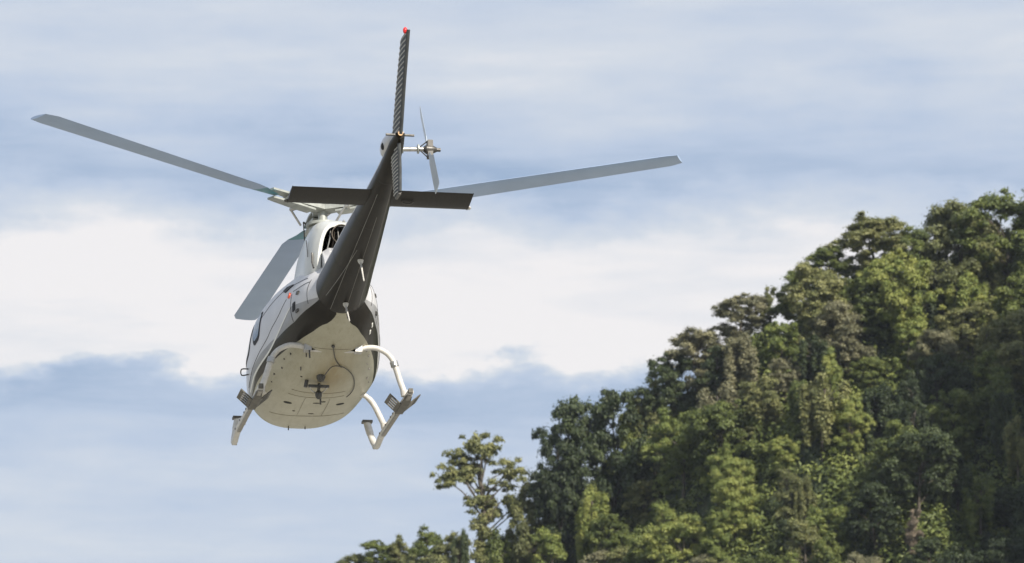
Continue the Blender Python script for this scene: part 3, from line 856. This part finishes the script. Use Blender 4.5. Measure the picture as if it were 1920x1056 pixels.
# fins: chord lines run forward, raised swage beads along both skins
def fin(name, rows_, thick, nb, parent):
    """rows_: (z, x leading, x trailing, y shift) from root to tip"""
    rr = [foil((a, y_, z_), (c_, y_, z_), (0, 1, 0), thick) for z_, a, c_, y_ in rows_]
    o = MB().loft(rr, True, True, True).build(name, MT['dull'], parent, sharp=40)
    za, zb = rows_[0][0], rows_[-1][0]
    # blunt trailing strip
    mb_ = MB().tube([(c_ - .004, y_, z_) for z_, a, c_, y_ in rows_], .024, 8)
    mb_.build('trailing_edge', MT['dull'], o)
    for i in range(nb):
        z_ = za + (zb - za) * (i + .6) / nb
        srt = sorted(rows_)
        a = lerp_tab([(q[0], q[1]) for q in srt], z_); c_ = lerp_tab([(q[0], q[2]) for q in srt], z_); y_ = lerp_tab([(q[0], q[3]) for q in srt], z_)
        for sd in (1, -1):
            f_ = lambda u: 5 * thick * (.2969 * math.sqrt(u) - .126 * u - .3516 * u * u + .2843 * u ** 3 - .1015 * u ** 4)
            P = [(a + (c_ - a) * u, y_ + sd * (f_(u) + .001), z_) for u in (.12, .35, .6, .85, .97)]
            MB().tube(P, .0085, 5).build('swage_bead', MT['bead'], o)
    return o
uf = fin('upper_fin', [(1.98, -5.98, -6.62, 0), (2.6, -6.28, -6.85, -.012), (3.235, -6.62, -7.10, -.03)], .068, 19, heli)
MB().sphere((-6.98, -.01, 3.265), .034, 12, 8, (1, .9, 1.35)).build('beacon_light', MT['red'], uf)
lf = fin('lower_fin', [(1.90, -5.98, -6.48, 0), (1.55, -6.12, -6.52, 0), (1.225, -6.28, -6.56, .01)], .075, 13, heli)
MB().tube([(-6.30, .01, 1.22), (-6.56, .01, 1.215)], .022, 8).build('tail_guard', MT['dsteel'], lf)
# tail rotor on the right side
TH = Vector((-5.83, -.50, 2.055))
tr = MB().tube([TH + Vector((0, .07, 0)), TH + Vector((0, .03, 0)), TH - Vector((0, .05, 0)), TH - Vector((0, .11, 0))], [.03, .062, .06, .03], 14).tube([TH - Vector((0, .10, 0)), TH - Vector((0, .16, 0))], .026, 10)
tr.box(TH - Vector((0, .02, 0)), (.10, .07, .24)); trr = tr.build('tail_rotor', MT['dsteel'], heli)
MB().tube([(TH.x, -.08, TH.z - .02), (TH.x, -.16, TH.z - .01)], .055, 16).build('shaft_flange', MT['hub'], trr)
MB().tube([(TH.x, -.10, TH.z - .015), (TH.x, -.44, TH.z)], .030, 14).build('rotor_shaft', MT['steel'], trr)
MB().tube([(TH.x, -.355, TH.z), (TH.x, -.375, TH.z)], .062, 16).build('pitch_plate', MT['hub'], trr)
bdir = Vector((.60, 0, .80)); bch = Vector((-.80, 0, .60))
for sd in (1, -1):
    rr = []
    for r_, ch in ((.10, .05), (.20, .08), (.28, .175), (.60, .185), (.90, .185), (.93, .17)):
        p = TH + bdir * sd * r_ + Vector((0, .0, 0)); nn = Vector((0, 1, 0)); cd = (bch * sd * math.cos(R(9)) + nn * math.sin(R(9)))
        up_ = cd.cross(bdir).normalized()
        rr.append(foil(p + cd * ch * .3, p - cd * ch * .7, up_, .011 if r_ > .2 else .02))
    MB().loft(rr, True, True, True).build('tail_rotor_blade', MT['tblade'], trr)
    q_ = TH + bdir * sd * .10
    MB().tube([(TH.x + .055 * sd, -.365, TH.z + .02 * sd), tuple(q_ + bch * .07 * sd)], .008, 6).build('pitch_link', MT['dsteel'], trr)
# engine cowling: open-ended shell, dark inside, exhaust stub
CW = [(1.05, 2.06, .20), (.85, 2.20, .30), (.55, 2.43, .345), (.2, 2.62, .365), (-.3, 2.66, .375), (-.8, 2.60, .39), (-1.10, 2.52, .395), (-1.25, 2.46, .37), (-1.38, 2.41, .325), (-1.45, 2.37, .275)]
def cowl_ring(x, zt, hw, inset=0.0, n=30):
    out = []
    for k in range(n + 1):
        a = math.pi * k / n; c_, s_ = math.cos(a), math.sin(a)
        fl = 1 + .12 * (1 - s_) ** 2
        out.append((x, (hw - inset) * fl * math.copysign(abs(c_) ** .62, c_), 1.66 + (zt - inset - 1.66) * abs(s_) ** .62))
    return out
cx_ = [CW[0][0] + (CW[-1][0] - CW[0][0]) * i / 30 for i in range(31)]
tabt = [(-a, b_) for a, b_, c_ in CW]; tabw = [(-a, c_) for a, b_, c_ in CW]
rr = [cowl_ring(x, lerp_tab(tabt, -x), lerp_tab(tabw, -x)) for x in cx_]
cowl = MB().loft(rr, False, True, False).build('engine_cowling', MT['white'], heli, sharp=None)
rr2 = [cowl_ring(x, lerp_tab(tabt, -x), lerp_tab(tabw, -x), .045) for x in cx_[14:]]
MB().loft(rr2, False, True, False).build('cowling_lining', MT['black'], cowl)
MB().loft([rr[-1], rr2[-1]], False).build('cowling_lip', MT['white'], cowl)
ex = MB()
prof = [(-.85, .12), (-1.2, .13), (-1.42, .135), (-1.48, .145), (-1.48, .13), (-1.2, .11)]
ex.loft([[(x, -.04 + r_ * math.cos(2 * math.pi * k / 20), 2.17 + r_ * math.sin(2 * math.pi * k / 20) + (x + .85) * -.06) for k in range(20)] for x, r_ in prof], True, False, True)
ex.build('exhaust_pipe', MT['exh'], cowl)
MB().loft([[(x, -.24, 1.62), (x, -.24, zt), (x, -.15, zt + .06), (x, .15, zt + .06), (x, .24, zt), (x, .24, 1.62)] for x, zt in ((-.95, 1.98), (-1.5, 1.93), (-1.72, 1.72))], False, False, True).build('engine_deck', MT['silver'], cowl)
for k in range(4):
    MB().tube([(-1.40 + .02 * k, .16 - .07 * k, 1.98 + .035 * (k % 2)), (-1.44, .12 - .06 * k, 2.16), (-1.36, .10 - .05 * k, 2.32)], .010, 6).build('engine_pipe', MT['exh'] if k % 2 else MT['steel'], cowl)
MB().tube(smoothpath([(-.80, .372, 2.05), (-.80, .40, 1.92), (-1.1, .425, 1.78)], 4), .006, 5).build('cowling_seam', MT['line'], cowl)
MB().tube(smoothpath([(-1.06, .40, 2.22), (-1.18, .405, 2.05), (-1.26, .41, 1.92)], 4), .006, 5).build('cowling_seam', MT['line'], cowl)
MB().tube([(-1.36, .365, 1.95), (-1.40, .37, 1.80), (-1.47, .36, 1.70)], .014, 6).build('cowling_hinge', MT['dsteel'], cowl)
MB().sphere((-1.30, -.10, 2.45), .022, 8, 6).build('cowling_latch', MT['steel'], cowl)
# main rotor
HB = Vector((0, 0, 3.02))
mast = MB().tube([(0, 0, 2.55), (0, 0, 3.10)], [.075, .065], 14).tube([(0, 0, 2.68), (0, 0, 2.74)], .20, 20).tube([(0, 0, 2.76), (0, 0, 2.80)], .24, 20).sphere((0, 0, 3.12), .10, 12, 8, (1, 1, .7))
mast.tube([(0, 0, 2.58), (0, 0, 2.66)], [.16, .12], 16)
rot = mast.build('main_rotor', MT['hub'], heli)
TIP = ((3.6, 2.86), (123.6, 3.24), (-116.4, 3.27))
RB = 5.27
for az, zt in TIP:
    er = Vector((math.cos(R(az)), math.sin(R(az)), 0)); et = Vector((math.sin(R(az)), -math.cos(R(az)), 0))
    slope = (zt - HB.z) / RB
    pt = lambda r_, lag=0, dz=0: HB + er * r_ + et * lag + Vector((0, 0, slope * r_ + dz))
    MB().loft([[pt(r_, w_, h_), pt(r_, -w_, h_), pt(r_, -w_, -h_), pt(r_, w_, -h_)] for r_, w_, h_ in ((.05, .13, .035), (.25, .10, .03), (.42, .065, .022), (.62, .075, .02), (.72, .06, .018))], True, True, True).build('hub_arm', MT['hub'], rot)
    for dz in (.06, -.065):
        MB().loft([[pt(r_, w_, dz + .014), pt(r_, -w_, dz + .014), pt(r_, -w_, dz - .014), pt(r_, w_, dz - .014)] for r_, w_ in ((.22, .10), (.5, .105), (.8, .085), (1.0, .07))], True, True, True).build('sleeve_plate', MT['hub'], rot)
    MB().sphere(pt(.30), .085, 12, 8, (1, 1, .8)).build('elastomer_bearing', MT['black'], rot)
    ho = pt(.42, .22, -.05)
    MB().tube([pt(.42, .08, -.05), ho], .03, 8).build('pitch_horn', MT['steel'], rot)
    MB().tube([ho, (er.x * .26 + et.x * .18, er.y * .26 + et.y * .18, 2.77)], .017, 8).build('pitch_link', MT['steel'], rot)
    rr = []
    for i in range(25):
        u = i / 24; r_ = 0.92 + (RB - .92) * u
        ch = .14 + (.41 - .14) * sstep(0, .12, u)
        if u == 1: ch = .33
        tw = R(11 - 9 * u); cd = et * math.cos(tw) + Vector((0, 0, math.sin(tw)))
        up_ = er.cross(cd); up_ = up_ if up_.z > 0 else -up_
        p = pt(r_)
        rr.append(foil(p + cd * ch * .27, p - cd * ch * .73, up_.normalized(), ch * .12 if u > .1 else .03))
    bl = MB().loft(rr, True, True, True).build('rotor_blade', MT['blade'], rot)
    MB().loft([[Vector(q_) + (Vector(q_) - sum((Vector(w_) for w_ in g_), Vector()) / len(g_)) * .03 for q_ in g_] for g_ in rr[:3]], True, True, True).build('blade_cuff', MT['teal'], bl)
MB().tube([(.12, .265, 2.86), (.10, .25, 2.60), (.06, .258, 2.40), (0, .27, 2.06)], .009, 6).tube([(.12, .265, 2.86), (.10, .18, 2.79), (.05, .10, 2.78)], .014, 6).build('scissor_rod', MT['dsteel'], rot)
# landing gear
TUB_R = [(0, .69), (.32, .70), (.45, .735), (.60, .745), (.72, .70), (.80, .64), (.87, .53), (.96, .25), (1.025, .075)]
TUB_F = [(0, .50), (.36, .51), (.50, .545), (.62, .572), (.74, .54), (.83, .47), (.90, .37), (.98, .205), (1.045, .075)]
for nm, x0, prof in (('rear', -.85, TUB_R), ('front', .98, TUB_F)):
    pp = [(x0, -y_, z_) for y_, z_ in prof[::-1]] + [(x0, y_, z_) for y_, z_ in prof[1:]]
    sp_ = smoothpath(pp, 4)
    ct_ = MB().tube(sp_, [.038 if q_.z > .5 else .042 for q_ in sp_], 14).build('cross_tube', MT['skidwhite'], heli)
    for sd in (1, -1):
        y_, z_ = (.36, .72) if nm == 'rear' else (.42, .53)
        MB().box((x0, sd * y_, z_), (.15, .10, .115)).box((x0, sd * (y_ - .09), z_ - .005), (.08, .13, .04)).build('clamp', MT['steel'], ct_)
        MB().loft([[(x0 - .05, sd * (y_ - .04), z_ + .02), (x0 + .05, sd * (y_ - .04), z_ + .02), (x0 + .05, sd * (y_ - .04), z_ - .05), (x0 - .05, sd * (y_ - .04), z_ - .05)], [(x0 - .02, sd * (y_ - .22), z_ + .02), (x0 + .02, sd * (y_ - .22), z_ + .02), (x0 + .02, sd * (y_ - .22), z_ - .025), (x0 - .02, sd * (y_ - .22), z_ - .025)]], True, True, True).build('clamp_fairing', MT['black'], ct_)
        if nm == 'rear':
            a_ = Vector((x0, sd * .875, .515)); d_ = Vector((0, sd * .09, -.28)).normalized()
            MB().tube([a_ - d_ * .04, a_ + d_ * .04], .056, 12).box(a_ + Vector((-.05, 0, 0)), (.05, .035, .06)).build('tube_collar', MT['steel'], ct_)
            if sd > 0:
                MB().tube([(x0 - .05, .34, .68), (x0 - .06, .335, .55)], .013, 6).build('drain_pipe', MT['dsteel'], ct_)
        z2 = prof[-2][1]; MB().tube([(x0, sd * (prof[-1][0] - .012), .13), (x0, sd * prof[-1][0], .055)], .058, 12).build('skid_saddle', MT['skidwhite'], ct_)
for sd in (1, -1):
    ys = sd * 1.055
    P = smoothpath([(-1.12, ys, .05), (-.5, ys, .045), (.6, ys, .045), (1.3, ys, .045), (1.95, ys - .04, .05)], 4)[:-1] + smoothpath([(1.95, ys - .04, .05), (2.12, ys - .05, .075), (2.24, ys - .05 - sd * .02, .16), (2.33, ys - .05 - sd * .05, .30), (2.38, ys - .05 - sd * .08, .44), (2.40, ys - .05 - sd * .09, .51)], 4)
    sk = MB().tube(P, [.045] * (len(P) - 16) + [.05] * 8 + [.056] * 8, 14).build('landing_skid', MT['skidwhite'], heli)
    # worn runner shoe under the tube and flat toe cap
    MB().loft([[(x, ys - .032, .012), (x, ys + .032, .012), (x, ys + .026, -.01), (x, ys - .026, -.01)] for x in (-1.10, .2, 1.2)], True, True, True).build('skid_shoe', MT['shoe'], sk)
    MB().box((2.40, ys - .05 - sd * .09, .515), (.13, .15, .035)).build('toe_cap', MT['skidgrey'], sk)
    MB().box((2.18, ys - .05 - sd * .01, .085), (.10, .075, .05), Euler((0, R(-35), 0)).to_matrix()).build('toe_fitting', MT['steel'], sk)
    for x_ in (.1, .3, .75, 1.25):
        MB().tube([(x_, ys - .055, .05), (x_, ys + .055, .05)], .014, 6).tube([(x_, ys, .05), (x_, ys, .10)], .016, 6).build('skid_bolt', MT['dsteel'], sk)
    # rear end plate and slotted flotation wings
    MB().loft([[(-1.16, ys - .03, .03), (-1.16, ys + .03, .03), (-1.16, ys + .03, .09), (-1.16, ys - .03, .09)], [(-.80, ys - .055, -.018), (-.80, ys + .055, -.018), (-.80, ys + .05, .012), (-.80, ys - .05, .012)], [(-.12, ys - .055, -.018), (-.12, ys + .055, -.018), (-.12, ys + .05, .012), (-.12, ys - .05, .012)]], True, True, True).build('wear_plate', MT['skidgrey'], sk)
    for wd in (1, -1):
        ax = Vector((ys * 0, wd * math.cos(R(38)), math.sin(R(38)))); o0 = Vector((-.62, ys + wd * .05, .0)); nn = Vector((1, 0, 0)).cross(ax).normalized() * .008
        mbp = MB(); Lx, Wd = .46, .215
        xs = [0.0]; 
        for k in range(4): xs += [.045 + k * .105, .045 + k * .105 + .062]
        xs.append(Lx); ws = [0.0, .055, .165, Wd]
        for i in range(len(xs) - 1):
            for j in range(3):
                if i % 2 == 1 and j == 1: continue
                q_ = []
                for (xx, ww) in ((xs[i], ws[j]), (xs[i + 1], ws[j]), (xs[i + 1], ws[j + 1]), (xs[i], ws[j + 1])):
                    q_.append(o0 + Vector((xx - .06 * ww / Wd, 0, 0)) + ax * ww)
                mbp.add([v + nn for v in q_] + [v - nn for v in q_], [(0, 1, 2, 3), (7, 6, 5, 4), (0, 4, 5, 1), (1, 5, 6, 2), (2, 6, 7, 3), (3, 7, 4, 0)])
        mbp.build('flotation_plate', MT['skidgrey'], sk, False)
MB().tube(smoothpath([S(1.25, R(-5)), S(1.25, R(-5), .10), S(1.32, R(-9), .10), S(1.32, R(-9))], 3), .010, 6).build('door_handle', MT['dsteel'], fus)


# ------------------------------------------------------------------ thin air between the camera and the hill
m_ = bpy.data.materials.new('haze'); m_.use_nodes = True
t = m_.node_tree; t.nodes.clear()
pv = t.nodes.new('ShaderNodeVolumePrincipled'); pv.inputs['Density'].default_value = .00006; pv.inputs['Color'].default_value = (.80, .88, 1, 1); pv.inputs['Anisotropy'].default_value = .2
mo = t.nodes.new('ShaderNodeOutputMaterial'); t.links.new(pv.outputs[0], mo.inputs['Volume'])
hz = MB().box((0, 300, 84), (900, 800, 172)).build('haze', m_, None, False)
tag(hz, kind='stuff', label='thin pale haze in the air before the hill', cat='haze')
